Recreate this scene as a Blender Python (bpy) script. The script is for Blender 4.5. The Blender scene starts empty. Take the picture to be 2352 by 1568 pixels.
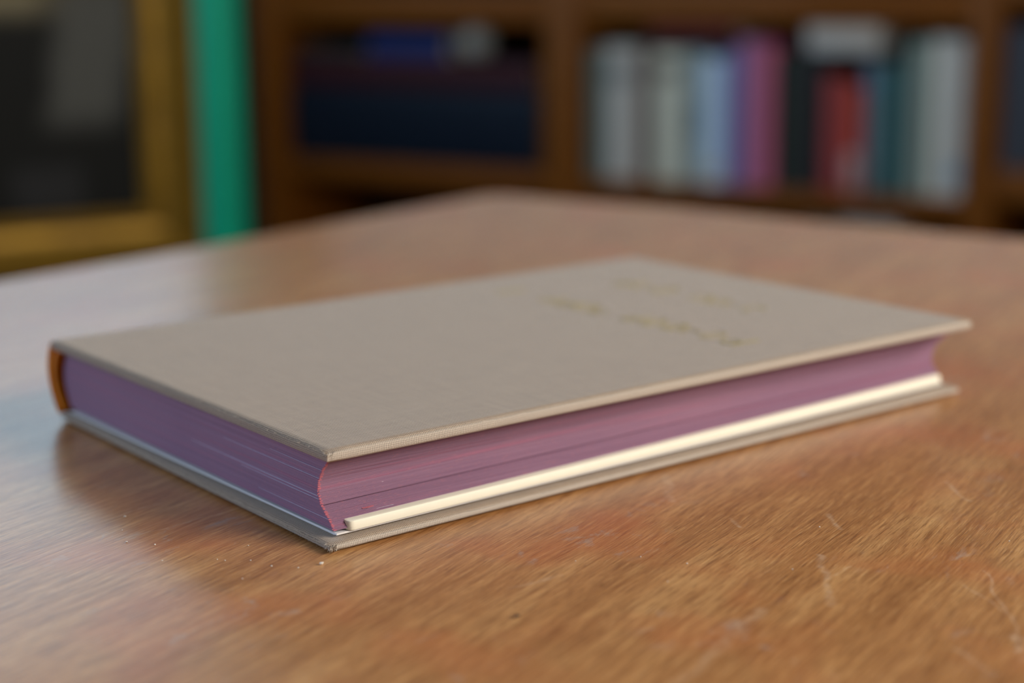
import bpy, bmesh, math, random
from mathutils import Vector, Matrix
random.seed(11)
scene = bpy.context.scene
COL = scene.collection
PI = math.pi
TZ = 0.75                                  # height of the table top

# ------------------------------------------------------------------ camera
yaw, pitch, roll = math.radians(30.0), math.radians(12.281), math.radians(-0.55)
CAMP = Vector((0, 0, TZ + 0.1225))
cd = bpy.data.cameras.new('camera'); cam = bpy.data.objects.new('camera', cd); COL.objects.link(cam)
fwd = Vector((-math.sin(yaw) * math.cos(pitch), math.cos(yaw) * math.cos(pitch), -math.sin(pitch)))
rgt = Vector((math.cos(yaw), math.sin(yaw), 0)); up = rgt.cross(fwd)
r2 = math.cos(roll) * rgt + math.sin(roll) * up; u2 = -math.sin(roll) * rgt + math.cos(roll) * up
cam.matrix_world = Matrix(((r2.x, u2.x, -fwd.x, CAMP.x), (r2.y, u2.y, -fwd.y, CAMP.y), (r2.z, u2.z, -fwd.z, CAMP.z), (0, 0, 0, 1)))
cd.sensor_width = 36; cd.lens = 3946 / 2352 * 36
cd.dof.use_dof = True; cd.dof.focus_distance = 0.376; cd.dof.aperture_fstop = 6.6; cd.dof.aperture_blades = 0
cd.clip_start = 0.01
scene.camera = cam

# ------------------------------------------------------------------ world, lights, exposure
scene.view_settings.view_transform = 'Standard'; scene.view_settings.look = 'None'
scene.view_settings.exposure = 0.0; scene.view_settings.gamma = 1.0
scene.view_settings.use_curve_mapping = False
w = bpy.data.worlds.new('sky'); scene.world = w; w.use_nodes = True
w.node_tree.nodes['Background'].inputs[0].default_value = (0.62, 0.78, 1.0, 1)
w.node_tree.nodes['Background'].inputs[1].default_value = 0.9

def area(name, loc, direction, sx, sy, radiance, color):
    l = bpy.data.lights.new(name, 'AREA'); l.shape = 'RECTANGLE'; l.size = sx; l.size_y = sy
    l.energy = radiance * PI * sx * sy; l.color = color
    o = bpy.data.objects.new(name, l); COL.objects.link(o); o.location = loc
    o.rotation_euler = Vector(direction).to_track_quat('-Z', 'Y').to_euler(); return o
# daylight standing in the window openings, and one added strip light at the back
area('daylight_left', (-2.66, 1.72, 1.31), (1, 0, 0), 3.06, 0.56, 0.26, (0.56, 0.84, 1.0))       # trees and houses below
area('daylight_left_sky', (-2.66, 1.72, 1.83), (1, 0, 0), 3.06, 0.46, 2.5, (0.50, 0.82, 1.0))   # sky above them
area('daylight_right', (1.01, 0.64, 1.40), (-1, 0, 0), 0.8, 0.60, 20.5, (1.0, 0.93, 0.81))
area('daylight_rear', (-2.66, -0.85, 1.65), (1, 0, 0), 1.2, 1.1, 11.5, (0.50, 0.70, 1.0))
area('added_strip_light', (-0.9, 3.42, 1.165), (0, -1, 0), 3.2, 0.13, 1.95, (0.84, 0.94, 1.0))  # unseen strip, added to brighten the reflection along the far table edge

# ------------------------------------------------------------------ node helpers
class NT:
    def __init__(s, name):
        s.m = bpy.data.materials.new(name); s.m.use_nodes = True; s.t = s.m.node_tree
        s.b = s.t.nodes['Principled BSDF']
    def n(s, kind, **kw):
        q = s.t.nodes.new(kind)
        for k, v in kw.items(): setattr(q, k, v)
        return q
    def put(s, v, sock):
        if isinstance(v, bpy.types.NodeSocket): s.t.links.new(v, sock)
        elif isinstance(v, (int, float)):
            if sock.type == 'VALUE': sock.default_value = v
            else: sock.default_value = [v] * len(sock.default_value)
        else:
            v = tuple(v)
            if sock.type == 'RGBA' and len(v) == 3: v = v + (1,)
            sock.default_value = v
    def math(s, op, a, b=0.0, c=None, clamp=False):
        q = s.n('ShaderNodeMath', operation=op, use_clamp=clamp); s.put(a, q.inputs[0]); s.put(b, q.inputs[1])
        if c is not None: s.put(c, q.inputs[2])
        return q.outputs[0]
    def vm(s, op, a, b=None, c=None):
        q = s.n('ShaderNodeVectorMath', operation=op); s.put(a, q.inputs[0])
        if b is not None: s.put(b, q.inputs[3] if op == 'SCALE' else q.inputs[1])
        return q.outputs[1] if op in ('DOT_PRODUCT', 'LENGTH', 'DISTANCE') else q.outputs[0]
    def obj(s): return s.n('ShaderNodeTexCoord').outputs['Object']
    def map(s, v, loc=(0, 0, 0), rot=(0, 0, 0), scale=(1, 1, 1)):
        q = s.n('ShaderNodeMapping'); s.put(v, q.inputs[0]); s.put(loc, q.inputs[1]); s.put(rot, q.inputs[2]); s.put(scale, q.inputs[3]); return q.outputs[0]
    def noise(s, v, scale, detail=3, rough=0.5, dist=0.0):
        q = s.n('ShaderNodeTexNoise'); s.put(v, q.inputs['Vector']); q.inputs['Scale'].default_value = scale
        q.inputs['Detail'].default_value = detail; q.inputs['Roughness'].default_value = rough; q.inputs['Distortion'].default_value = dist
        return q.outputs['Fac']
    def ramp(s, f, stops, interp='LINEAR'):
        q = s.n('ShaderNodeValToRGB'); q.color_ramp.interpolation = interp; e = q.color_ramp.elements
        while len(e) < len(stops): e.new(0.5)
        for i, (p, c) in enumerate(stops):
            e[i].position = p; e[i].color = (c if len(c) == 4 else tuple(c) + (1,)) if not isinstance(c, (int, float)) else (c, c, c, 1)
        s.put(f, q.inputs[0]); return q.outputs[0]
    def mix(s, f, a, b, mode='MIX'):
        q = s.n('ShaderNodeMix', data_type='RGBA', blend_type=mode); s.put(f, q.inputs[0]); s.put(a, q.inputs[6]); s.put(b, q.inputs[7]); return q.outputs[2]
    def rng(s, v, a, b, c, d):
        q = s.n('ShaderNodeMapRange'); s.put(v, q.inputs[0])
        for i, x in enumerate((a, b, c, d)): q.inputs[i + 1].default_value = x
        return q.outputs[0]
    def bump(s, h, dist, strength=1.0):
        q = s.n('ShaderNodeBump'); q.inputs['Strength'].default_value = strength; q.inputs['Distance'].default_value = dist
        s.put(h, q.inputs['Height']); s.put(q.outputs[0], s.b.inputs['Normal'])
    def set(s, **kw):
        for k, v in kw.items(): s.put(v, s.b.inputs[k.replace('_', ' ')])
        return s.m
    def spec(s, v): s.b.inputs['Specular IOR Level'].default_value = v

def plain(name, c, rough=0.6, var=0.12, scale=30, metal=0.0, spec=0.5):
    """simple mottled surface"""
    t = NT(name); f = t.noise(t.obj(), scale, 3)
    t.set(Base_Color=t.mix(f, tuple(x * (1 - var) for x in c), tuple(min(1, x * (1 + var)) for x in c)), Roughness=rough, Metallic=metal)
    t.spec(spec); return t.m

def lin(r, g, b):
    return tuple((x / 255 / 12.92) if x / 255 <= .04045 else ((x / 255 + .055) / 1.055) ** 2.4 for x in (r, g, b))

# ------------------------------------------------------------------ materials
SCR = [(-0.1169, 0.3326, -0.1051, 0.3057, .0011, .5), (-0.109, 0.3977, -0.0997, 0.385, .0009, .5), (-0.1249, 0.3603, -0.1195, 0.3509, .0009, .5),
       (-0.1595, 0.2958, -0.1652, 0.2841, .0008, .35), (-0.116, 0.2971, -0.1156, 0.2575, .0022, .35), (-0.0859, 0.3299, -0.072, 0.3158, .0004, .6),
       (-0.0841, 0.3396, -0.0672, 0.3036, .0004, .6), (-0.1433, 0.3469, -0.1391, 0.342, .0007, .6),
       (-0.2554, 0.2709, -0.2463, 0.3007, .0004, .45), (-0.2686, 0.2796, -0.2659, 0.2959, .0005, .4), (-0.0698, 0.307, -0.0671, 0.2991, .0009, .7), (-0.1707, 0.371, -0.1609, 0.3522, .0016, .4),
       (-0.1108, 0.3222, -0.1086, 0.3294, .0006, .4), (-0.0775, 0.296, -0.069, 0.288, .001, .4)]
def m_table():
    t = NT('varnished_brown_wood')
    p = t.obj()
    g = t.map(p, rot=(0, 0, math.radians(0.5)))              # grain runs along +Y
    warp = t.noise(g, 9, 3)
    sx = t.n('ShaderNodeSeparateXYZ'); t.put(g, sx.inputs[0])
    X = t.math('ADD', sx.outputs[0], t.math('MULTIPLY', warp, 0.007)); Y = sx.outputs[1]
    cb = t.n('ShaderNodeCombineXYZ'); t.put(X, cb.inputs[0]); t.put(Y, cb.inputs[1]); gv = cb.outputs[0]
    hair = t.noise(t.map(gv, scale=(4600, 220, 1)), 1.0, 2, 0.6)
    fine = t.noise(t.map(gv, scale=(2300, 100, 1)), 1.0, 3, 0.62)
    mid = t.noise(t.map(gv, scale=(620, 24, 1)), 1.0, 4, 0.62)
    broad = t.noise(t.map(gv, scale=(80, 12, 1)), 1.0, 4, 0.6)
    patch = t.noise(p, 26, 3, 0.5)
    c = t.ramp(broad, [(0.28, lin(164, 111, 63)), (0.5, lin(186, 130, 78)), (0.72, lin(204, 152, 97))])
    c = t.mix(t.rng(mid, 0.44, 0.66, 0.0, 0.50), c, lin(134, 82, 44))
    c = t.mix(t.rng(mid, 0.28, 0.42, 0.35, 0.0), c, lin(220, 168, 108))
    c = t.mix(t.rng(fine, 0.50, 0.68, 0.0, 0.66), c, lin(116, 68, 36))
    c = t.mix(t.rng(fine, 0.32, 0.44, 0.42, 0.0), c, lin(232, 182, 124))
    c = t.mix(t.rng(hair, 0.56, 0.72, 0.0, 0.60), c, lin(96, 54, 28))
    c = t.mix(t.rng(patch, 0.50, 0.70, 0.0, 0.40), c, lin(186, 98, 56))
    # scuffs and single scratches
    sc = t.noise(t.map(p, rot=(0, 0, .6), scale=(1, .45, 1)), 150, 5, 0.75, 0.5)
    zone = t.noise(p, 26, 2)
    scuff = t.math('MULTIPLY', t.rng(sc, 0.57, 0.68, 0, 1), t.rng(zone, 0.48, 0.62, 0, 1), clamp=True)
    wob = t.noise(p, 130, 3)
    wv = t.n('ShaderNodeCombineXYZ'); t.put(t.math('MULTIPLY_ADD', wob, 0.004, -0.002), wv.inputs[0]); t.put(t.math('MULTIPLY_ADD', t.noise(p, 90, 2), 0.004, -0.002), wv.inputs[1])
    pp = t.vm('ADD', p, wv.outputs[0])
    tot = None
    for x0, y0, x1, y1, wd, st in SCR:
        a = Vector((x0, y0, 0)); ab = Vector((x1, y1, 0)) - a
        d = t.vm('SUBTRACT', pp, tuple(a))
        f = t.math('DIVIDE', t.vm('DOT_PRODUCT', d, tuple(ab)), ab.length_squared, clamp=True)
        cl = t.vm('SCALE', tuple(ab), f)
        e = t.rng(t.vm('LENGTH', t.vm('SUBTRACT', d, cl)), wd * 0.2, wd, st, 0.0)
        tot = e if tot is None else t.math('MAXIMUM', tot, e)
    brk = t.rng(t.noise(p, 420, 2), 0.42, 0.60, 0.35, 1)
    tot = t.math('MULTIPLY', tot, brk)
    c = t.mix(t.math('MULTIPLY', scuff, 0.45), c, lin(178, 166, 156))
    c = t.mix(t.math('MULTIPLY', tot, 0.68), c, lin(222, 190, 158))
    t.b.inputs['Coat Weight'].default_value = 0.62; t.b.inputs['Coat Roughness'].default_value = 0.23
    r = t.rng(mid, 0.3, 0.7, 0.36, 0.44)
    r = t.math('ADD', r, t.math('MULTIPLY', scuff, 0.12))
    t.set(Base_Color=c, Roughness=r); t.spec(0.15)
    hgt = t.math('ADD', t.math('MULTIPLY', fine, 0.8), t.math('ADD', t.math('MULTIPLY', hair, 0.4), t.math('MULTIPLY', mid, 0.7)))
    t.bump(hgt, 0.00013, 0.85)
    q = t.n('ShaderNodeBump'); q.inputs['Strength'].default_value = 0.5; q.inputs['Distance'].default_value = 0.000025; t.put(hgt, q.inputs['Height']); t.put(q.outputs[0], t.b.inputs['Coat Normal'])
    return t.m
def m_wood(name, a, b, rough=0.42, rot=(0, 0, 0), scale=(60, 60, 3)):
    t = NT(name); p = t.map(t.obj(), rot=rot, scale=scale)
    f = t.noise(p, 1.0, 4, 0.6); t.set(Base_Color=t.mix(f, a, b), Roughness=rough); t.spec(0.22)
    t.bump(f, 0.0006, 0.5); return t.m
def m_cloth(name, light, dark, pitch=0.00044):
    """plain weave: light threads passing over and under each other with small dark gaps"""
    t = NT(name); tc_ = t.n('ShaderNodeTexCoord'); p = tc_.outputs['Object']
    nn = t.n('ShaderNodeSeparateXYZ'); t.put(tc_.outputs['Normal'], nn.inputs[0])
    an = [t.math('ABSOLUTE', nn.outputs[i]) for i in range(3)]
    isz = t.math('GREATER_THAN', an[2], 0.62); isx = t.math('GREATER_THAN', an[0], an[1])
    s = t.n('ShaderNodeSeparateXYZ'); t.put(p, s.inputs[0]); x, y, z = s.outputs
    def sel(f, a, b): return t.math('ADD', t.math('MULTIPLY', f, a), t.math('MULTIPLY', t.math('SUBTRACT', 1.0, f), b))
    u = sel(isz, x, sel(isx, y, x)); v = sel(isz, y, z)
    wob = t.math('MULTIPLY_ADD', t.noise(p, 330, 2), 0.0005, -0.00025); wob2 = t.math('MULTIPLY_ADD', t.noise(t.map(p, loc=(3, 1, 2)), 330, 2), 0.0005, -0.00025)
    k = PI / pitch
    fu = t.math('SINE', t.math('MULTIPLY', t.math('ADD', u, wob), k)); fv = t.math('SINE', t.math('MULTIPLY', t.math('ADD', v, wob2), k))
    au = t.math('ABSOLUTE', fu); av = t.math('ABSOLUTE', fv)
    over = t.rng(t.math('MULTIPLY', fu, fv), -0.35, 0.35, 0, 1)         # which thread is on top here
    h = t.math('ADD', t.math('MULTIPLY', over, t.math('POWER', au, 0.6)), t.math('MULTIPLY', t.math('SUBTRACT', 1.0, over), t.math('POWER', av, 0.6)))
    gap = t.rng(t.math('MAXIMUM', au, av), 0.15, 0.62, 1, 0)
    hh = t.math('SUBTRACT', t.math('MULTIPLY', h, t.math('ADD', 0.55, t.math('MULTIPLY', au, av))), gap, clamp=True)
    slub = t.noise(t.map(p, scale=(1100, 70, 900)), 1, 3); slub2 = t.noise(t.map(p, scale=(70, 1100, 900)), 1, 3)
    f = t.math('ADD', t.math('MULTIPLY', hh, 0.55), t.math('MULTIPLY', t.math('ADD', slub, slub2), 0.22))
    big = t.noise(p, 22, 3)
    c = t.ramp(f, [(0.16, dark), (0.52, light), (1.0, tuple(min(1, q * 1.25) for q in light))])
    c = t.mix(t.rng(big, 0.3, 0.7, 0.0, 0.12), c, tuple(a_ * b_ for a_, b_ in zip(light, (1.0, .86, .82))))
    c = t.mix(t.math('MULTIPLY', t.rng(an[2], 0.97, 0.55, 0.0, 0.50), t.math('SUBTRACT', 1.0, t.math('MULTIPLY', isx, 0.9))), c, t.mix(0.75, c, lin(226, 221, 214)))    # fore and spine rims paler: light on upright faces painted into the colour
    t.set(Base_Color=c, Roughness=0.85); t.spec(0.18)
    t.b.inputs['Sheen Weight'].default_value = 0.35; t.b.inputs['Sheen Roughness'].default_value = 0.45
    t.bump(t.math('ADD', hh, t.math('MULTIPLY', slub, 0.5)), 0.00012, 0.9)
    return t.m
def m_edges():
    t = NT('purple_dyed_page_edges'); p = t.obj()
    thin = t.noise(t.map(p, scale=(9, 9, 5200)), 1, 2, 0.6)
    mid = t.noise(t.map(p, scale=(7, 7, 700)), 1, 3, 0.6)
    fib = t.noise(t.map(p, scale=(900, 900, 3000)), 1, 3, 0.6)
    bl = t.noise(p, 14, 3)
    c = t.ramp(bl, [(0.3, lin(140, 106, 131)), (0.7, lin(154, 116, 138))])
    c = t.mix(t.rng(thin, 0.35, 0.65, 0.34, 0), c, lin(104, 64, 92))
    c = t.mix(t.rng(mid, 0.52, 0.72, 0, 0.40), c, lin(178, 96, 122))
    c = t.mix(t.rng(mid, 0.28, 0.42, 0.26, 0), c, lin(112, 72, 108))
    c = t.mix(t.rng(fib, 0.56, 0.72, 0, 0.24), c, lin(200, 124, 128))
    t.set(Base_Color=c, Roughness=0.62); t.spec(0.30)
    t.bump(t.math('ADD', thin, t.math('MULTIPLY', fib, 0.6)), 0.00006, 0.8); return t.m
def m_gold():
    t = NT('gilt_picture_frame'); p = t.obj(); f = t.noise(p, 26, 4, 0.6)
    t.set(Base_Color=t.mix(f, lin(92, 64, 10), lin(160, 122, 28)), Roughness=0.42, Metallic=0.55); t.bump(f, 0.004, 0.5); return t.m
def m_canvas():
    """dark painting: a soft grey upright shape on black ground, lighter cream patch above it"""
    t = NT('dark_painted_canvas'); p = t.obj(); s = t.n('ShaderNodeSeparateXYZ'); t.put(p, s.inputs[0])
    x, z = s.outputs[0], s.outputs[2]
    n = t.noise(p, 18, 3)
    x = t.math('MULTIPLY_ADD', n, 0.03, x)
    tilt = t.math('MULTIPLY_ADD', z, -0.16, x)
    m1 = t.math('MULTIPLY', t.rng(tilt, -0.210, -0.185, 0, 1), t.rng(tilt, -0.122, -0.090, 1, 0))
    m1 = t.math('MULTIPLY', m1, t.rng(z, 0.165, 0.20, 0, 1), clamp=True)
    c = t.mix(m1, lin(7, 8, 6), lin(80, 80, 76))
    m2 = t.math('MULTIPLY', t.rng(z, 0.30, 0.33, 0, 1), t.rng(x, -0.13, -0.18, 0, 1), clamp=True)
    c = t.mix(m2, c, lin(132, 122, 96))
    m3 = t.math('MULTIPLY', t.rng(t.math('ABSOLUTE', t.math('ADD', x, 0.17)), 0.03, 0.05, 1, 0), t.rng(t.math('ABSOLUTE', t.math('SUBTRACT', z, 0.105)), 0.02, 0.035, 1, 0), clamp=True)
    c = t.mix(t.math('MULTIPLY', m3, 0.7), c, lin(44, 44, 46))
    t.set(Base_Color=c, Roughness=0.6); t.spec(.2); return t.m

M = {}
M['table'] = m_table()
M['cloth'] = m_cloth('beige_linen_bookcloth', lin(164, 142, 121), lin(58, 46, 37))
M['edges'] = m_edges()
M['paper'] = plain('white_endpaper', lin(225, 220, 218), 0.7, 0.03, 200)
M['cream'] = plain('cream_paper_stock', lin(242, 236, 218), 0.6, 0.03, 260)
M['lilac'] = plain('unstained_page', lin(190, 176, 196), 0.6, 0.15, 900)
M['rose'] = plain('rose_stained_page', lin(190, 104, 118), 0.6, 0.15, 900)
M['leather'] = m_wood('orange_brown_spine_leather', lin(200, 104, 2), lin(250, 152, 10), 0.45, scale=(500, 500, 500))
M['headband'] = m_wood('brown_headband_thread', lin(200, 96, 2), lin(250, 156, 10), 0.5, scale=(200, 200, 2200))
M['gilt'] = NT('tarnished_gilt_foil').set(Base_Color=lin(186, 168, 112), Metallic=0.3, Roughness=0.5)
M['crumb'] = plain('pale_crumb', lin(226, 216, 204), 0.7, 0.1, 900)
M['fibre'] = plain('dark_fibre', lin(50, 34, 26), 0.7)
M['shelf'] = m_wood('orange_brown_shelf_wood', lin(106, 57, 9), lin(142, 82, 16), 0.5, scale=(30, 30, 30))
M['panel'] = m_wood('dark_stained_back_board', lin(58, 34, 20), lin(80, 48, 28), 0.6, scale=(20, 20, 3))
M['gold'] = m_gold(); M['canvas'] = m_canvas()
M['green'] = plain('green_gloss_paint', lin(0, 172, 136), 0.45, 0.10, 12, spec=.25)
M['wall'] = plain('warm_grey_plaster', lin(150, 146, 140), 0.9, 0.03, 5)
M['wall_dark'] = plain('dark_red_brown_plaster', lin(72, 58, 48), 0.9, 0.06, 5)
M['ceil'] = plain('white_ceiling_paint', lin(190, 186, 180), 0.9, 0.02, 5)
M['floor'] = m_wood('dark_floorboards', lin(52, 34, 22), lin(78, 52, 34), 0.4, scale=(12, 1.5, 1))
M['white'] = plain('white_painted_joinery', lin(222, 222, 216), 0.5, 0.02)
M['darkwood'] = m_wood('dark_cabinet_wood', lin(44, 28, 16), lin(66, 42, 24), 0.45, scale=(20, 20, 3))
M['brass'] = plain('brass', lin(190, 150, 70), 0.3, 0.05, 30, 1.0)
M['pages'] = plain('aged_page_block', lin(198, 186, 160), 0.8, 0.1, 400)
M['jar'] = plain('pale_pink_glaze', lin(206, 158, 158), 0.35, 0.08, 60)

# ------------------------------------------------------------------ mesh helpers
def link(name, bm, mat, parent=None, smooth=False, loc=None, angle=None):
    me = bpy.data.meshes.new(name); bmesh.ops.recalc_face_normals(bm, faces=bm.faces[:]); bm.to_mesh(me); bm.free()
    for m_ in (mat if isinstance(mat, (list, tuple)) else [mat]): me.materials.append(m_)
    if smooth:
        for p_ in me.polygons: p_.use_smooth = True
        if angle: me.set_sharp_from_angle(angle=math.radians(angle))
        for p_ in me.polygons:
            if len(p_.vertices) > 12 and abs(p_.normal.z) > .999: p_.use_smooth = False   # large flat tops keep their true normal
    o = bpy.data.objects.new(name, me); COL.objects.link(o)
    if parent: o.parent = parent
    if loc: o.location = loc
    return o
def tag(o, label=None, cat=None, group=None, kind=None):
    for k, v in (('label', label), ('category', cat), ('group', group), ('kind', kind)):
        if v: o[k] = v
    return o
def thing(name, label, cat, loc=(0, 0, 0), rz=0, group=None):
    e = bpy.data.objects.new(name, None); e.empty_display_size = 0.05; COL.objects.link(e)
    e.location = loc; e.rotation_euler = (0, 0, rz); return tag(e, label, cat, group)
def box(bm, x0, x1, y0, y1, z0, z1, bev=0.0, seg=2):
    r = bmesh.ops.create_cube(bm, size=1.0); vs = r['verts']
    for v in vs: v.co = Vector(((x0 + x1) / 2 + v.co.x * (x1 - x0), (y0 + y1) / 2 + v.co.y * (y1 - y0), (z0 + z1) / 2 + v.co.z * (z1 - z0)))
    if bev: bmesh.ops.bevel(bm, geom=list({e for v in vs for e in v.link_edges}), offset=bev, segments=seg, affect='EDGES', profile=0.5)
def bx(name, dims, mat, parent=None, bev=0.0, seg=2, loc=None):
    bm = bmesh.new(); box(bm, *dims, bev=bev, seg=seg); return link(name, bm, mat, parent, smooth=bool(bev), angle=40, loc=loc)
def prism(bm, pts, z0, z1, bev=0.0, seg=2):
    lo = [bm.verts.new((p[0], p[1], z0)) for p in pts]; hi = [bm.verts.new((p[0], p[1], z1)) for p in pts]; n = len(pts)
    fs = [bm.faces.new(lo[::-1]), bm.faces.new(hi)] + [bm.faces.new((lo[i], lo[(i + 1) % n], hi[(i + 1) % n], hi[i])) for i in range(n)]
    bmesh.ops.recalc_face_normals(bm, faces=fs)
    if bev: bmesh.ops.bevel(bm, geom=list({e for f in fs for e in f.edges}), offset=bev, segments=seg, affect='EDGES', profile=0.5)
def lathe(bm, prof, n=32, c=(0, 0)):
    rings = []
    for r, z in prof:
        rings.append([bm.verts.new((c[0] + r * math.cos(2 * PI * i / n), c[1] + r * math.sin(2 * PI * i / n), z)) for i in range(n)])
    for a, b in zip(rings, rings[1:]):
        for i in range(n): bm.faces.new((a[i], a[(i + 1) % n], b[(i + 1) % n], b[i]))
    bm.faces.new(rings[0][::-1]); bm.faces.new(rings[-1])
def tube(bm, pts, r, n=5):
    rings = []; pts = [Vector(p) for p in pts]
    for i, p in enumerate(pts):
        d = (pts[min(i + 1, len(pts) - 1)] - pts[max(i - 1, 0)]).normalized(); a = d.orthogonal().normalized(); b = d.cross(a)
        rr = r[i] if isinstance(r, (list, tuple)) else r
        rings.append([bm.verts.new(p + a * rr * math.cos(2 * PI * k / n) + b * rr * math.sin(2 * PI * k / n)) for k in range(n)])
    for a, b in zip(rings, rings[1:]):
        for i in range(n): bm.faces.new((a[i], a[(i + 1) % n], b[(i + 1) % n], b[i]))
    bm.faces.new(rings[0][::-1]); bm.faces.new(rings[-1])

# ------------------------------------------------------------------ the room
X0, X1, Y0, Y1, ZC = -2.60, 0.95, -1.60, 3.36, 2.75
def struct(o): o['kind'] = 'structure'; return o
struct(bx('floor', (X0 - .1, X1 + .1, Y0 - .1, Y1 + .1, -0.06, 0.0), M['floor']))
struct(bx('ceiling', (X0 - .1, X1 + .1, Y0 - .1, Y1 + .1, ZC, ZC + .06), M['ceil']))
def wall_with_hole(name, axis, pos, out, a0, a1, h0, h1, z0, z1):
    bm = bmesh.new(); p0, p1 = sorted((pos, pos + out))
    for (u0, u1, v0, v1) in ((a0, h0, 0, ZC), (h1, a1, 0, ZC), (h0, h1, 0, z0), (h0, h1, z1, ZC)):
        if axis == 'x': box(bm, p0, p1, u0, u1, v0, v1)
        else: box(bm, u0, u1, p0, p1, v0, v1)
    return struct(link(name, bm, M['wall']))
wall_with_hole('wall_back', 'y', Y1, 0.12, X0 - .12, X1 + .12, -2.5, 0.7, 1.10, 1.23)  # slot made for the added strip light
bm = bmesh.new()     # the left wall has two openings
for (u0, u1, v0, v1) in ((Y0, -1.45, 0, ZC), (-.25, .15, 0, ZC), (3.28, Y1, 0, ZC), (-1.45, -.25, 0, 1.1), (-1.45, -.25, 2.2, ZC), (.15, 3.28, 0, 1.02), (.15, 3.28, 2.07, ZC)):
    box(bm, X0 - .12, X0, u0, u1, v0, v1)
struct(link('wall_left', bm, M['wall']))
wall_with_hole('wall_right', 'x', X1, 0.12, Y0, Y1, 0.22, 1.06, 1.08, 1.72)
struct(bx('wall_front', (X0 - .12, X1 + .12, Y0 - .12, Y0, 0, ZC), M['wall']))
def window_frame(name, axis, pos, h0, h1, z0, z1, sill):
    bm = bmesh.new(); w_ = 0.035 if z1 - z0 > .5 else .008; t0, t1 = sorted((pos, pos + 0.03))
    segs = [(h0, h0 + w_, z0, z1), (h1 - w_, h1, z0, z1), (h0, h1, z0, z0 + w_), (h0, h1, z1 - w_, z1)]
    for u0, u1, v0, v1 in segs:
        if axis == 'x': box(bm, t0, t1, u0, u1, v0, v1, 0.004)
        else: box(bm, u0, u1, t0, t1, v0, v1, 0.004)
    f = struct(link(name, bm, M['white']))
    bm = bmesh.new(); s0, s1 = sorted((pos, pos + sill))
    if axis == 'x': box(bm, s0, s1, h0 - .04, h1 + .04, z0 - .012, z0, 0.003)
    else: box(bm, h0 - .04, h1 + .04, s0, s1, z0 - .012, z0, 0.003)
    link('window_sill', bm, M['white'], f)
window_frame('window_1', 'x', X0 - .03, 0.15, 3.28, 1.02, 2.07, 0.12)
window_frame('window_2', 'x', X1, 0.22, 1.06, 1.08, 1.72, -0.10)
window_frame('window_3', 'x', X0 - .03, -1.45, -.25, 1.1, 2.2, 0.12)
window_frame('added_strip_window', 'y', Y1 + .02, -2.5, 0.7, 1.10, 1.23, -0.02)  # frame of the added strip opening, sized for the table reflection
struct(bx('baseboard_left', (X0, X0 + .015, Y0, Y1, 0, .1), M['white']))
struct(bx('baseboard_back', (X0, X1, Y1 - .015, Y1, 0, .1), M['white']))

# ------------------------------------------------------------------ table
tb = thing('table', 'large varnished brown wooden table in the foreground carrying the linen book', 'table', (0, 0, 0))
def edge_pts():
    P = []
    # left edge, far corner, slightly bowed far edge, then the sides behind the camera
    P += [(-0.640, -0.86), (-0.590, -0.20), (-0.5480, 0.30), (-0.5280, 0.495), (-0.5160, 0.565), (-0.5070, 0.645), (-0.4975, 0.740), (-0.4890, 0.806)]
    P += [(-0.484, 0.818), (-0.472, 0.822), (-0.440, 0.8175), (-0.373, 0.8145), (-0.295, 0.801), (-0.2376, 0.7945), (-0.1841, 0.788), (0.10, 0.775), (0.62, 0.74)]
    P += [(0.66, 0.71), (0.64, 0.0), (0.60, -0.85), (0.56, -0.89), (-0.60, -0.90)]
    return P
bm = bmesh.new(); prism(bm, edge_pts(), -0.028, 0.0)
bmesh.ops.bevel(bm, geom=[e for e in bm.edges if all(abs(v.co.z) < 1e-6 for v in e.verts)], offset=0.005, segments=3, affect='EDGES', profile=0.5)
link('tabletop', bm, M['table'], tb, smooth=True, angle=35, loc=(0, 0, TZ))
for nm, d in (('apron', (-.44, .50, .66, .684, .63, .722)), ('apron', (-.50, .46, -.76, -.736, .63, .722)), ('apron', (-.474, -.45, -.73, .66, .63, .722)), ('apron', (.49, .514, -.73, .66, .63, .722))):
    bx(nm, d, M['shelf'], tb, 0.003)
for (x, y) in ((-.44, .655), (.49, .655), (-.45, -.72), (.47, -.72)):
    bm = bmesh.new(); lathe(bm, [(.022, 0), (.026, .03), (.020, .06), (.024, .35), (.034, .50), (.026, .56), (.034, .58), (.034, .722)], 24, (x, y))
    link('leg', bm, M['shelf'], tb, True, angle=40)

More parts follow.
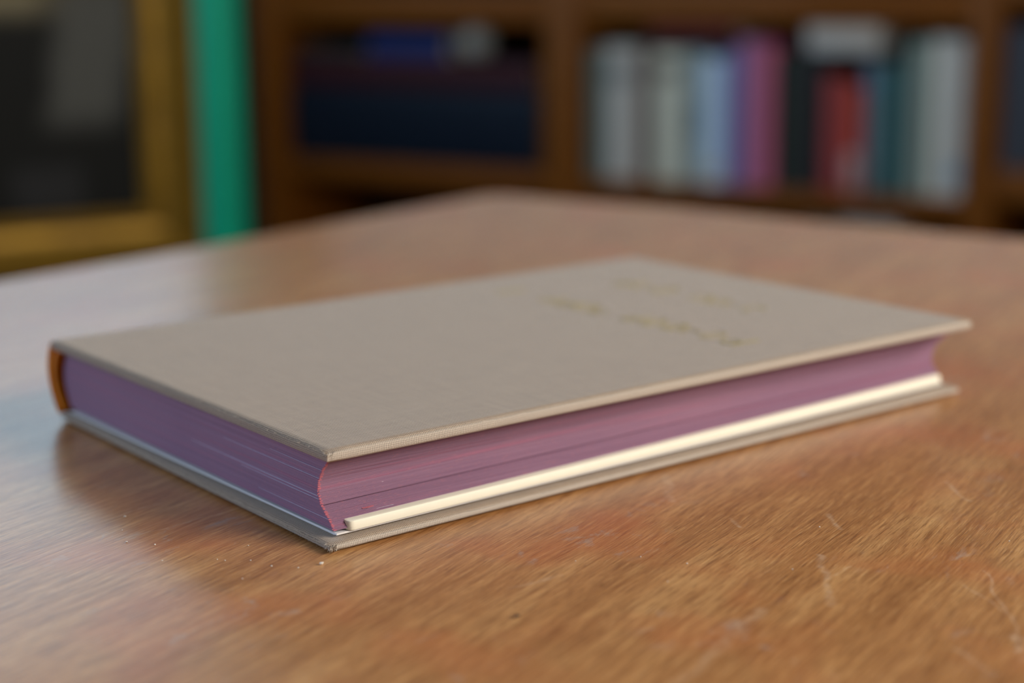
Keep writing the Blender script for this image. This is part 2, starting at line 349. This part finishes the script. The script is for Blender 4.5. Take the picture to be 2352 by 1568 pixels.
# ------------------------------------------------------------------ the book
bk = thing('book', 'closed book in beige linen cloth with purple page edges lying on the table', 'book', (-0.20879, 0.28300, TZ), math.radians(67.483))
TT = 0.0231
def board(name, quad, z0, z1, parent=bk, rt_=0.0016, under=0.0012):
    bm = bmesh.new(); c = [Vector((*q, 0)) for q in quad]; nx, ny = 44, 30
    # slab with a rounded rim so the cloth rolls over the board edge
    r = 0.0008; rings = []
    loop = []
    for a, b in zip(c, c[1:] + c[:1]):
        nseg = nx
        for i in range(nseg): loop.append(a.lerp(b, i / nseg))
    ux = (c[1] - c[0]).normalized(); uy = (c[3] - c[0]).normalized(); LX = (c[1] - c[0]).length; LY = (c[3] - c[0]).length
    det = ux.x * uy.y - ux.y * uy.x
    def inset(p, d):      # pull a rim point inwards by d along the board's own two directions
        v = p - c[0]; lx = (v.x * uy.y - v.y * uy.x) / det; ly = (ux.x * v.y - ux.y * v.x) / det
        return c[0] + ux * min(max(lx, d), LX - d) + uy * min(max(ly, d), LY - d)
    h = z1 - z0
    lev = [(under * (1 - math.cos(a_)), h * .36 * (1 - math.sin(a_))) for a_ in (PI / 2, 1.2, .8, .4, 0)]
    lev += [(rt_ * (1 - math.cos(a_)), h * (.55 + .45 * math.sin(a_))) for a_ in (0, .3, .6, .9, 1.2, PI / 2)]
    rings = []
    for d, z in lev:
        ring = []
        for p in loop:
            q = inset(p, d); ring.append(bm.verts.new((q.x, q.y, z0 + z)))
        rings.append(ring)
    n = len(loop)
    for a, b in zip(rings, rings[1:]):
        for i in range(n): bm.faces.new((a[i], a[(i + 1) % n], b[(i + 1) % n], b[i]))
    bm.faces.new(rings[0][::-1]); bm.faces.new(rings[-1])
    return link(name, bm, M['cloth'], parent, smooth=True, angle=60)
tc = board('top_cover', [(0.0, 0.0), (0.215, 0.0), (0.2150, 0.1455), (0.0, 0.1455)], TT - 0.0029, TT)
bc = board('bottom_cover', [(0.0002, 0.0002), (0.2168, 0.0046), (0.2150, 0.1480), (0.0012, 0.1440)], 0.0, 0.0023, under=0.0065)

# text block: leaves stacked into a stepped block with a concave fore edge and rounded back
Z0, Z1 = 0.0040, TT - 0.0029
def fore_y(t):      # t 0 bottom .. 1 top : distance of the fore edge from the cover edge
    pts = [(0, .0031), (.12, .0049), (.27, .0079), (.42, .0091), (.60, .0088), (.80, .0068), (1, .0034)]
    for (a, va), (b, vb) in zip(pts, pts[1:]):
        if t <= b: return va + (vb - va) * (t - a) / (b - a)
    return pts[-1][1]
def back_y(t): return 0.1412 + 0.0034 * math.sin(PI * min(1, max(0, t))) + 0.0010 * t
NL = 92; bm = bmesh.new(); rr = random.Random(4)
jit = 0
for i in range(NL):
    t = (i + .5) / NL; z0 = Z0 + (Z1 - Z0) * i / NL; z1 = Z0 + (Z1 - Z0) * (i + 1) / NL
    if i % 9 == 0: jit = rr.uniform(-.00012, .00012)
    yf = fore_y(t) + jit + rr.uniform(-.00004, .00004); yb = back_y(t)
    if i == 25: yf += .0004
    xn = 0.0031 + rr.uniform(-.00004, .00004); xf = 0.2132 + 0.0020 * t + rr.uniform(-.0001, .0001)
    lo = []; N = 26
    fr = [(xn + (xf - xn) * k / N, yf + 0.00006 * math.sin(k * 1.7 + i) + (0.0057 - 0.0047 * t) * k / N) for k in range(1, N + 1)]
    outline = [(xn, yb), (xn, yf)] + fr + [(xf, yb)]
    prism(bm, outline, z0, z1 - 0.00001)
link('page_block', bm, M['edges'], bk, smooth=False)
# a few leaves whose stain is thin or that stand a hair proud
def tail_leaf(z, y1, px=.00022, th=.00007, nm='pale_leaf'):
    t = (z - Z0) / (Z1 - Z0); yf = fore_y(t) + .00035; bm = bmesh.new()
    a, b = 0.0031 - px, 0.0031 - .00002; pts = [(a + .00004, yf), (0.02, yf), (0.02, y1), (b, y1), (a, yf + (y1 - yf) * .35)]
    prism(bm, pts, z, z + th); return link(nm, bm, M['lilac'], bk)
tail_leaf(.0104, .070, .00030, .00010); tail_leaf(.0097, .045, .00026, .00008); tail_leaf(.0145, .052, .00020, .00006); tail_leaf(.0166, .030, .00020, .00006); tail_leaf(.0060, .036, .00016, .00006)
def fore_leaf(z, x0, x1, p=.0002, th=.00008):
    t = (z - Z0) / (Z1 - Z0); yf = fore_y(t); bm = bmesh.new()
    prism(bm, [(x0, yf + .0006), (x1, yf + .0008), (x1, yf - .00002), ((x0 + x1) / 2, yf - p), (x0, yf - .00002)], z, z + th); return link('rose_leaf', bm, M['rose'], bk)
fore_leaf(.0066, .0120, .0150, .00030, .00010)
# ragged rose-coloured near edge where the two dyed faces meet
bm = bmesh.new(); r3 = random.Random(8)
for i in range(58):
    z = Z0 + (Z1 - Z0) * (i + r3.random() * .6) / 58; t = (z - Z0) / (Z1 - Z0); yf = fore_y(t)
    e = r3.uniform(.0002, .0006); box(bm, .0029 - r3.uniform(0, .00016), .0029 + e * 1.3, yf - r3.uniform(.00002, .00022), yf + e * .5, z, z + .00016)
tag(link('ragged_page_corner', bm, M['rose'], bk), kind='stuff')

# endpaper sheet just above the bottom cover and the thick cream leaf along the fore edge
bm = bmesh.new()
prism(bm, [(.0036, .0030), (.120, .0056), (.2136, .0084), (.2130, .1400), (.0024, .1400), (.0029, .07)], .0029, .0033, 0)
link('endpaper', bm, M['paper'], bk)
bm = bmesh.new()
prism(bm, [(.0005 + .0038, .0050), (.2125, .0095), (.2115, .139), (.004, .139)], .0023, .0029)
link('pastedown', bm, M['paper'], bk)
bm = bmesh.new()
pts = [(.0064, .0034), (.0068, .0026), (.0076, .0023), (.05, .0034), (.12, .0055), (.2126, .0082), (.2130, .0092), (.2128, .014), (.0064, .012)]
prism(bm, pts, .00335, .00560, .00035, 2)
tag(link('cream_end_leaf', bm, M['cream'], bk, smooth=True, angle=35), label='thick cream unstained end leaf')

# spine: curved orange brown shell with the headband inside it
def arc(pts, n=16):
    out = []; 
    for k in range(n + 1):
        u = k / n; a, b, c_ = pts
        out.append(((1 - u) ** 2 * a[0] + 2 * u * (1 - u) * b[0] + u * u * c_[0], (1 - u) ** 2 * a[1] + 2 * u * (1 - u) * b[1] + u * u * c_[1]))
    return out
def shell(name, outer, inner, x0, x1, mat, extra=0):
    bm = bmesh.new(); NX = 2; A = []
    for x in (x0, x1): A.append(([bm.verts.new((x, y, z)) for y, z in outer], [bm.verts.new((x, y, z)) for y, z in inner]))
    (o0, i0), (o1, i1) = A; n = len(outer)
    for k in range(n - 1):
        bm.faces.new((o0[k], o0[k + 1], o1[k + 1], o1[k])); bm.faces.new((i0[k], i1[k], i1[k + 1], i0[k + 1]))
        bm.faces.new((o0[k], i0[k], i0[k + 1], o0[k + 1])); bm.faces.new((o1[k], o1[k + 1], i1[k + 1], i1[k]))
    bm.faces.new((o0[0], o1[0], i1[0], i0[0])); bm.faces.new((o0[-1], i0[-1], i1[-1], o1[-1]))
    return link(name, bm, mat, bk, smooth=True, angle=40)
so = arc([(.1460, TT - .0006), (.1545, .0130), (.1440, .0022)]); si = arc([(.1448, TT - .0012), (.1532, .0130), (.1432, .0024)])
shell('spine', so, si, 0.0004, 0.2152, M['leather'])
ho = arc([(.1444, TT - .0030), (.1528, .0130), (.1430, .0034)]); hi = arc([(.1430, TT - .0032), (.1502, .0126), (.1418, .0040)])
shell('headband', ho, hi, 0.0010, 0.0034, M['headband']); shell('headband', ho, hi, 0.2115, 0.2140, M['headband'])

# faded gilt title: loops and strokes of a script, out of focus in the photograph
def title(L):
    bm = bmesh.new(); rt = random.Random(21 + L)
    def stroke(pts, w):
        for (a, b) in zip(pts, pts[1:]):
            a = Vector((*a, TT)); b = Vector((*b, TT)); d = (b - a).normalized(); n = Vector((-d.y, d.x, 0)) * w / 2; e = d * w * .25
            vs = [bm.verts.new(v + Vector((0, 0, zz))) for zz in (0.00001, .00012) for v in (a - e - n, b + e - n, b + e + n, a - e + n)]
            for f in ((4, 5, 6, 7), (0, 1, 5, 4), (1, 2, 6, 5), (2, 3, 7, 6), (3, 0, 4, 7)): bm.faces.new([vs[q] for q in f])
    def word(xc, ya, yb, hgt, adv):
        y = ya
        while y > yb:
            h = hgt * rt.choice((.55, .6, .6, 1.0)); wd = adv * rt.uniform(.7, 1.0); P = []
            st = rt.random() * 1.0; turns = rt.choice((.8, 1.0, 1.0, .55))
            for k in range(11):
                a = st + turns * 2 * PI * k / 10
                P.append((xc - hgt * .3 + h * .5 + h * .5 * math.sin(a), y - wd * .5 - wd * .45 * math.cos(a)))
            stroke(P, rt.uniform(.0006, .0010))
            if rt.random() < .5: stroke([(xc - hgt * .3, y - wd), (xc - hgt * .3 + hgt * rt.uniform(.6, 1.1), y - wd * 1.05)], .0010)
            y -= adv * 1.35
    if L == 0: word(.177, .110, .085, .0105, .0066); word(.177, .076, .046, .0085, .0056)
    else: word(.141, .104, .074, .0090, .0060); word(.1415, .066, .021, .0090, .0060); stroke([(.137, .121), (.146, .1195)], .0016)
    return bm
for L in (0, 1): tag(link('title_line', title(L), M['gilt'], bk), label='faded gilt script line, worn and out of focus')

# loose cloth threads at the two near corners
bm = bmesh.new(); r5 = random.Random(3)
for (cx_, cy_, cz_, n_) in ((.0006, .0006, TT - .0012, 26), (.0008, .0008, .0013, 30), (.0, .02, TT - .0006, 0)):
    for i in range(n_):
        p = Vector((cx_ + r5.uniform(-.0002, .0014), cy_ + r5.uniform(-.0002, .0014), cz_ + r5.uniform(-.0006, .0008)))
        p.z = max(p.z, .0001)
        if r5.random() < .5: p.x = cx_ - .0005
        else: p.y = cy_ - .0005
        d = Vector((-r5.random(), -r5.random(), r5.uniform(-.6, .6))).normalized() * r5.uniform(.0004, .0010); q = Vector((r5.uniform(-1, 1), r5.uniform(-1, 1), r5.uniform(-1, 1))) * .0002
        e = p + d; e.z = max(e.z, .00012); m_ = (p + e) / 2 + q; m_.z = max(m_.z, .00012)
        tube(bm, [p, m_, e], [.00006, .00005, .00003], 4)
for i in range(330):   # nap along the tail edges
    y = r5.random() ** 1.6 * .06; z = TT - r5.uniform(.0002, .0022) if r5.random() < .6 else r5.uniform(.0004, .0020)
    p = Vector((.0004 if z < .003 else .00015, y + .001, z)); d = Vector((-r5.uniform(.3, 1), r5.uniform(-1, 1), r5.uniform(-.3, .7))).normalized() * r5.uniform(.0002, .00045)
    tube(bm, [p, p + d], [.00004, .00002], 3)
tag(link('frayed_threads', bm, plain('beige_thread', lin(200, 188, 174), .9), bk), kind='stuff')
# turned-in fold of the cloth at the near bottom corner
bm = bmesh.new(); P = [(.0012 + .0003 * math.sin(k * 1.9), -.00012, .0007 + .0013 * k / 8) for k in range(9)]
tube(bm, P, [.00012] * 9, 5); link('cloth_fold_seam', bm, plain('dark_fold_shadow_thread', lin(96, 80, 68), .9), bk)

# ------------------------------------------------------------------ crumbs and a fibre on the table
CR = [(-0.2876, 0.2868, .9), (-0.2659, 0.282, 1.3), (-0.2533, 0.2687, 1.3), (-0.2466, 0.2703, 1.2), (-0.2598, 0.2744, .8), (-0.2284, 0.2693, .7), (-0.2265, 0.2696, .7),
      (-0.2217, 0.2722, .8), (-0.2156, 0.2715, 1.1), (-0.21, 0.2733, .9), (-0.2068, 0.2772, 2.2), (-0.2162, 0.2625, .8), (-0.2382, 0.2631, .9), (-0.2282, 0.2796, .8),
      (-0.15, 0.3135, .8), (-0.1395, 0.3142, .9), (-0.1236, 0.3504, .9), (-0.1608, 0.3045, .8), (-0.0842, 0.3605, .8), (-0.1386, 0.3025, .7), (-0.119, 0.3216, .7)]
CL = ['leftmost tiny crumb, in the pale glare below the far left book corner', 'tiny crumb topmost of the three in a slanting row left of the book', 'tiny crumb at the lower end of the slanting row of three left of the book',
      'tiny crumb just right of the slanting row of three left of the book', 'tiny crumb in the middle of the slanting row of three left of the book', 'left one of two close tiny crumbs below the middle of the purple tail edge', 'right one of two close tiny crumbs below the middle of the purple tail edge',
      'tiny crumb midway between the close pair and the near book corner', 'tiny crumb third from the largest crumb, leftwards along the book', 'tiny crumb directly left of the largest crumb below the near book corner', '',
      'lowest tiny crumb below the near left side of the book', 'tiny crumb at the edge of the pale glare left of the close pair', 'tiny crumb closest to the bottom cover on its left side',
      'tiny crumb on the right wood straight below the middle of the book', 'tiny crumb on the right wood, right of the one below the book middle', 'tiny crumb on the right wood highest and closest to the fore edge',
      'leftmost tiny crumb on the wood right of the dark splinter', 'rightmost tiny crumb near the right edge of the picture', 'lowest tiny crumb on the wood right of the dark splinter', 'tiny crumb on the right wood at the foot of the pale scratch']
for i, (x, y, s) in enumerate(CR):
    bm = bmesh.new(); bmesh.ops.create_icosphere(bm, subdivisions=1, radius=.00022 * s)
    rc = random.Random(i + 5)
    for v in bm.verts: v.co *= rc.uniform(.7, 1.3); v.co.z *= .6
    mz = min(v.co.z for v in bm.verts)
    big = s > 2
    o = link('crumb', bm, M['crumb'], loc=(x, y, TZ - mz))
    if big: tag(o, 'largest pale crumb on the table just below the near corner of the book', 'crumb')
    else: tag(o, CL[i], 'crumb', 'dust crumbs on the table top')
bm = bmesh.new(); tube(bm, [(-.1562, .2700, .00018), (-.1560, .2708, .0004), (-.1557, .2718, .0002)], [.0001, .0003, .0001], 6)
tag(link('wood_splinter', bm, M['fibre'], loc=(0, 0, TZ)), 'short dark splinter lying on the brown wood in the foreground', 'splinter')

# ------------------------------------------------------------------ bookcase behind
bc_ = thing('bookcase', 'wide low orange brown wooden bookcase against the back wall', 'bookcase', (0, 0, 0))
YF, YB, CT = 3.0, 3.30, 1.06
for a, b in ((-2.37, -2.302), (-1.654, -1.575), (-0.814, -0.762), (0.00, 0.05)):
    bx('upright_panel', (a, b, YF, YB, 0, CT), M['shelf'], bc_, .003)
bx('back_board', (-2.36, 0.04, YB, YB + .012, .04, CT - .002), M['panel'], bc_)
bx('top_board', (-2.39, .07, YF - .015, YB + .012, CT, CT + .035), M['shelf'], bc_, .004)
bx('plinth', (-2.36, .04, YF + .02, YF + .04, 0, .08), M['shelf'], bc_)
for a, b, z0, z1 in ((-2.302, -1.654, .762, .826), (-1.575, -.814, .768, .832), (-.762, 0, .800, .850), (-2.302, -1.654, .428, .474), (-1.575, -.814, .426, .464), (-.762, 0, .462, .522),
                     (-2.302, -1.654, .08, .115), (-1.575, -.814, .08, .115), (-.762, 0, .08, .115)):
    bx('shelf_board', (a, b, YF + .004, YB, z0, z1), M['shelf'], bc_, .003)

def book_mesh(w_, h_, d_):
    """upright book, spine towards -y; returns bmesh of the case and of the pages"""
    t = min(.003, w_ * .15); bm = bmesh.new(); n = 8
    box(bm, -w_ / 2, -w_ / 2 + t, .004, d_, 0, h_, .0008, 1); box(bm, w_ / 2 - t, w_ / 2, .004, d_, 0, h_, .0008, 1)
    o = []; q = []
    for k in range(n + 1):
        a = PI * k / n; o.append((-math.cos(a) * w_ / 2, .006 - math.sin(a) * min(.006, w_ * .2))); q.append((-math.cos(a) * (w_ / 2 - t), .006 - math.sin(a) * max(.001, min(.006, w_ * .2) - t * .7)))
    pts = o + q[::-1]; prism(bm, pts, 0, h_)
    pg = bmesh.new(); box(pg, -w_ / 2 + t, w_ / 2 - t, .0065, d_ - .005, .003, h_ - .003)
    return bm, pg
def shelf_book(x0, x1, z0, z1, color, label, group, depth=.19, y=YF + .02, lying=False, rough=.5, tilt=0, band=None):
    w_, h_ = (x1 - x0, z1 - z0) if not lying else (z1 - z0, x1 - x0)
    bm, pg = book_mesh(w_, h_, depth)
    e = thing('shelf_book', label, 'book', ((x0 + x1) / 2, y, z0) if not lying else (x0, y, (z0 + z1) / 2), 0, group)
    if lying: e.rotation_euler = (0, PI / 2, 0)
    elif tilt: e.rotation_euler = (0, tilt, 0)
    m_ = plain('cover_of_shelf_book', color, rough, .10, 40, spec=.25)
    link('cover', bm, m_, e, True, angle=40); link('pages', pg, M['pages'], e)
    if band:
        z_a, z_b, cb = band; b2 = bmesh.new(); n = 8; o = []
        for k in range(1, n): a = PI * k / n; o.append((-math.cos(a) * (w_ / 2 - .001), .0055 - math.sin(a) * min(.006, w_ * .2)))
        prism(b2, o, h_ * z_a, h_ * z_b); tag(link('spine_label', b2, plain('spine_label_paper', cb, .6), e), label='contrasting spine label')
    return e
G1 = 'upright books in the middle bay of the bookcase'
k = 1.0
SB = .4645
rows = [(-1.572, -1.536, SB, .718, lin(96, 112, 104), 'dark grey green book at the left end of the middle bay beside the upright', None),
        (-1.534, -1.460, SB, .722, lin(198, 194, 188), 'thick light grey book second from the left upright of the middle bay', (.72, .86, lin(150, 150, 148))),
        (-1.458, -1.428, SB, .716, lin(104, 78, 66), 'narrow dark brown book between the light grey and the cream book', None),
        (-1.426, -1.364, SB, .714, lin(214, 214, 198), 'thick off white cream book with a grey top band in the middle bay', (.78, .90, lin(150, 146, 134))),
        (-1.362, -1.332, SB, .716, lin(148, 168, 172), 'grey teal book leaning against the off white cream book', (.35, .6, lin(90, 120, 132))),
        (-1.330, -1.281, SB, .702, lin(205, 226, 250), 'pale blue book near the centre of the middle bay', (.05, .16, lin(214, 216, 210))),
        (-1.279, -1.254, SB, .714, lin(116, 128, 186), 'slim blue violet book between the pale blue and the pink book', None),
        (-1.252, -1.216, SB, .736, lin(178, 122, 168), 'mauve book standing left of the rose pink book', None),
        (-1.214, -1.182, SB, .730, lin(205, 105, 132), 'rose pink book standing just left of the dark books', None),
        (-1.174, -1.136, SB, .716, lin(46, 54, 48), 'black green book right of the rose pink book', None),
        (-1.134, -1.092, SB, .712, lin(46, 48, 52), 'charcoal book left of the red book', None),
        (-1.086, -1.047, SB, .672, lin(168, 74, 76), 'dull dark red book right of the charcoal book', None),
        (-1.045, -1.010, SB, .658, lin(190, 74, 58), 'bright red book below the white box in the middle bay', None),
        (-1.008, -.980, SB, .701, lin(110, 124, 142), 'slate grey book right of the bright red book', (.76, .9, lin(96, 132, 168))),
        (-.978, -.945, SB, .695, lin(68, 122, 122), 'dark teal book left of the navy one at right', None),
        (-.943, -.930, SB, .698, lin(28, 58, 84), 'very thin navy book beside the dark teal book', None),
        (-.928, -.892, SB, .738, lin(142, 160, 152), 'greyish green tall book left of the tall white books', None),
        (-.890, -.856, SB, .744, lin(214, 212, 204), 'left one of the two tall white books at the right upright', None),
        (-.854, -.820, SB, .742, lin(208, 206, 202), 'right one of the two tall white books touching the upright', (.1, .22, lin(150, 180, 200)))]
for i, (a, b, z0, z1, c, lab, band) in enumerate(rows):
    shelf_book(a, b, z0, z1, c, lab, G1, depth=.19 + .004 * (i % 4), y=YF + .02 + .004 * ((i * 7) % 3), band=band)
# things lying on top of the row
shelf_book(-1.440, -1.262, .7365 + .0005, .7655, lin(112, 46, 54), 'dark red book lying flat over the pale upright books', 'books lying flat in the bookcase', depth=.16, y=YF + .03, lying=True)
e = thing('white_box', 'white cardboard box lying on top of the red and slate books', 'box', (-1.052, YF + .025, .7165))
bx('box_base', (-.066, .066, 0, .15, 0, .036), plain('white_card', lin(200, 202, 204), .6, .03), e, .002)
bx('box_lid', (-.068, .068, -.002, .152, .018, .048), plain('white_card_lid', lin(222, 216, 208), .6, .03), e, .003)
# left bay: volumes lying flat
G2 = 'books lying flat in the bookcase'
shelf_book(-2.290, -1.676, .4745, .628, lin(12, 26, 44), 'very thick navy portfolio lying flat in the left bay', G2, depth=.24, lying=True)
shelf_book(-2.282, -1.684, .6285, .686, lin(62, 24, 32), 'maroon volume lying on the navy portfolio in the left bay', G2, depth=.23, lying=True)
shelf_book(-2.088, -1.892, .6865, .738, lin(34, 48, 108), 'blue book lying on top of the maroon volume', G2, depth=.15, lying=True)
shelf_book(-2.270, -2.100, .6865, .712, lin(44, 46, 44), 'black book lying left of the blue book on the maroon volume', G2, depth=.15, lying=True)
e = thing('stone_ball', 'round grey stone ball resting on the maroon volume beside the blue book', 'ornament', (-1.838, YF + .05, .6865))
bm = bmesh.new(); bmesh.ops.create_uvsphere(bm, u_segments=24, v_segments=16, radius=.036)
for v in bm.verts: v.co.z = v.co.z * .92 + .0365
link('ball', bm, plain('grey_stone', lin(160, 160, 156), .7, .2, 60), e, True)
bm = bmesh.new(); lathe(bm, [(.022, 0), (.024, .003), (.018, .007)], 24); link('ring_stand', bm, M['darkwood'], e, True, angle=40)
# pink jar in front of the red books
e = thing('pink_jar', 'small pale pink jar standing before the red books on the middle shelf', 'jar', (-1.022, YF - .004 + .012, SB))
bm = bmesh.new(); lathe(bm, [(.010, 0), (.0125, .004), (.0150, .03), (.0150, .048), (.0115, .058), (.0105, .062)], 24); link('body', bm, M['jar'], e, True, angle=50)
bm = bmesh.new(); lathe(bm, [(.0130, .062), (.0130, .069), (.0110, .0715)], 24); link('lid', bm, plain('pale_lid', lin(190, 176, 176), .4), e, True, angle=50)
e.location.y = YF + .0035 + .0115; e.scale = (1, 1, 1)
# bottom shelf of the middle bay: tops just above the table edge
G3 = 'books on the low shelf of the bookcase'
for a, b, z1, c, lab in ((-1.260, -1.190, .372, lin(150, 160, 168), 'pale grey blue book on the low shelf just above the table edge'),
                         (-1.120, -1.048, .404, lin(112, 116, 112), 'dark grey box file on the low shelf left of the light grey one'),
                         (-1.044, -.940, .412, lin(196, 200, 202), 'light grey box file on the low shelf above the table edge'),
                         (-1.460, -1.400, .35, lin(60, 50, 44), 'brown book low on the bottom shelf left of the others')):
    shelf_book(a, b, .1155, z1, c, lab, G3, depth=.22)
# right bay
for a, b, z1, c, lab in ((-.758, -.706, .765, lin(74, 80, 92), 'dark slate book in the right bay beside the upright'), (-.704, -.660, .74, lin(40, 42, 50), 'black book in the right bay next to the dark slate book'),
                         (-.658, -.61, .75, lin(60, 50, 48), 'dark brown book in the right bay next to the black book')):
    shelf_book(a, b, .5225, z1, c, lab, 'dark books in the right bay', depth=.2)

wc = thing('added_dark_cabinet', 'added unseen dark cabinet above the bookcase that darkens the table reflection', 'cabinet', (0, 0, 0))  # unseen, added so the table reflects dark above the bright strip
bx('body', (-2.45, .9, 3.06, 3.355, 1.245, 2.3), M['darkwood'], wc, .003)
for q in range(5):
    d_ = bx('door', (-2.44 + .665 * q, -2.44 + .665 * q + .658, 3.04, 3.06, 1.25, 2.29), M['darkwood'], wc, .004)
    bm = bmesh.new(); bmesh.ops.create_uvsphere(bm, u_segments=12, v_segments=8, radius=.012)
    for v in bm.verts: v.co += Vector((-2.44 + .665 * q + (.62 if q % 2 == 0 else .04), 3.03, 1.42))
    link('knob', bm, M['brass'], d_, True)

# ------------------------------------------------------------------ framed painting on a cabinet
ux, uy = .515, .857
PR = Vector((-1.4239, 1.6694, 0))
prz = math.atan2(uy, ux)
pt = thing('framed_painting', 'dark painting in a wide gilt frame standing on the cabinet at left', 'painting', (PR.x, PR.y, .512), prz)
W_, H_, FW = .62, .415, .072            # local x runs 0 (right edge) .. -W_ to the left, -y faces the room
def rail(p, q, name='frame_rail'):
    """mitred moulding from outer corner p to outer corner q"""
    bm = bmesh.new(); P = Vector(p); Q = Vector(q); d = (Q - P).normalized(); cen = Vector((-W_ / 2, H_ / 2)); nrm = Vector((-d.y, d.x))
    if (cen - P).dot(nrm) < 0: nrm = -nrm
    prof = [(0, .0), (0, -.030), (.006, -.036), (.020, -.040), (.030, -.034), (.044, -.022), (.056, -.020), (.062, -.026), (FW, -.018), (FW, 0)]
    A = []; B = []
    for o_, y in prof:
        a = P + nrm * o_ + d * o_; b = Q + nrm * o_ - d * o_
        A.append(bm.verts.new((a.x, y, a.y))); B.append(bm.verts.new((b.x, y, b.y)))
    n = len(prof)
    for i in range(n): bm.faces.new((A[i], A[(i + 1) % n], B[(i + 1) % n], B[i]))
    bm.faces.new(A); bm.faces.new(B[::-1]); return link(name, bm, M['gold'], pt)
rail((0, 0), (-W_, 0)); rail((0, H_), (-W_, H_)); rail((0, 0), (0, H_)); rail((-W_, 0), (-W_, H_))
bx('canvas', (-W_ + FW - .004, -FW + .004, -.014, -.006, FW - .004, H_ - FW + .004), M['canvas'], pt)
bx('backing_board', (-W_ + .01, -.01, 0, .006, .01, H_ - .01), M['panel'], pt)
bx('easel_strut', (-W_ / 2 - .02, -W_ / 2 + .02, .006, .016, 0.0, .30), M['darkwood'], pt)
cb = thing('low_cabinet', 'low dark wooden cabinet carrying the gilt framed painting', 'cabinet', (PR.x - ux * .31, PR.y - uy * .31, 0), prz)
bx('body', (-.36, .345, -.08, .20, .05, .49), M['darkwood'], cb, .003); bx('cabinet_top', (-.37, .35, -.09, .21, .49, .512), M['darkwood'], cb, .004)
bx('plinth', (-.34, .33, -.06, .18, 0, .05), M['darkwood'], cb)
for x0, x1, kx in ((-.352, -.006, -.04), (.002, .338, .036)):
    d_ = bx('door', (x0, x1, -.094, -.08, .06, .482), M['darkwood'], cb, .003)
    bm = bmesh.new(); bmesh.ops.create_uvsphere(bm, u_segments=12, v_segments=8, radius=.011)
    for v in bm.verts: v.co += Vector((kx, -.103, .29))
    link('knob', bm, M['brass'], d_, True)
# green column
gc = thing('green_column', 'round green painted column standing between the gilt frame and the bookcase', 'column', (-1.5239, 1.8434, 0))
bm = bmesh.new(); lathe(bm, [(.0345, .05), (.0345, ZC - .05)], 48); link('shaft', bm, M['green'], gc, True, angle=40)
bm = bmesh.new(); lathe(bm, [(.06, 0), (.06, .02), (.048, .03), (.045, .05)], 48); link('base', bm, M['green'], gc, True, angle=40)
bm = bmesh.new(); lathe(bm, [(.045, ZC - .05), (.048, ZC - .03), (.06, ZC - .02), (.06, ZC)], 48); link('capital', bm, M['green'], gc, True, angle=40)
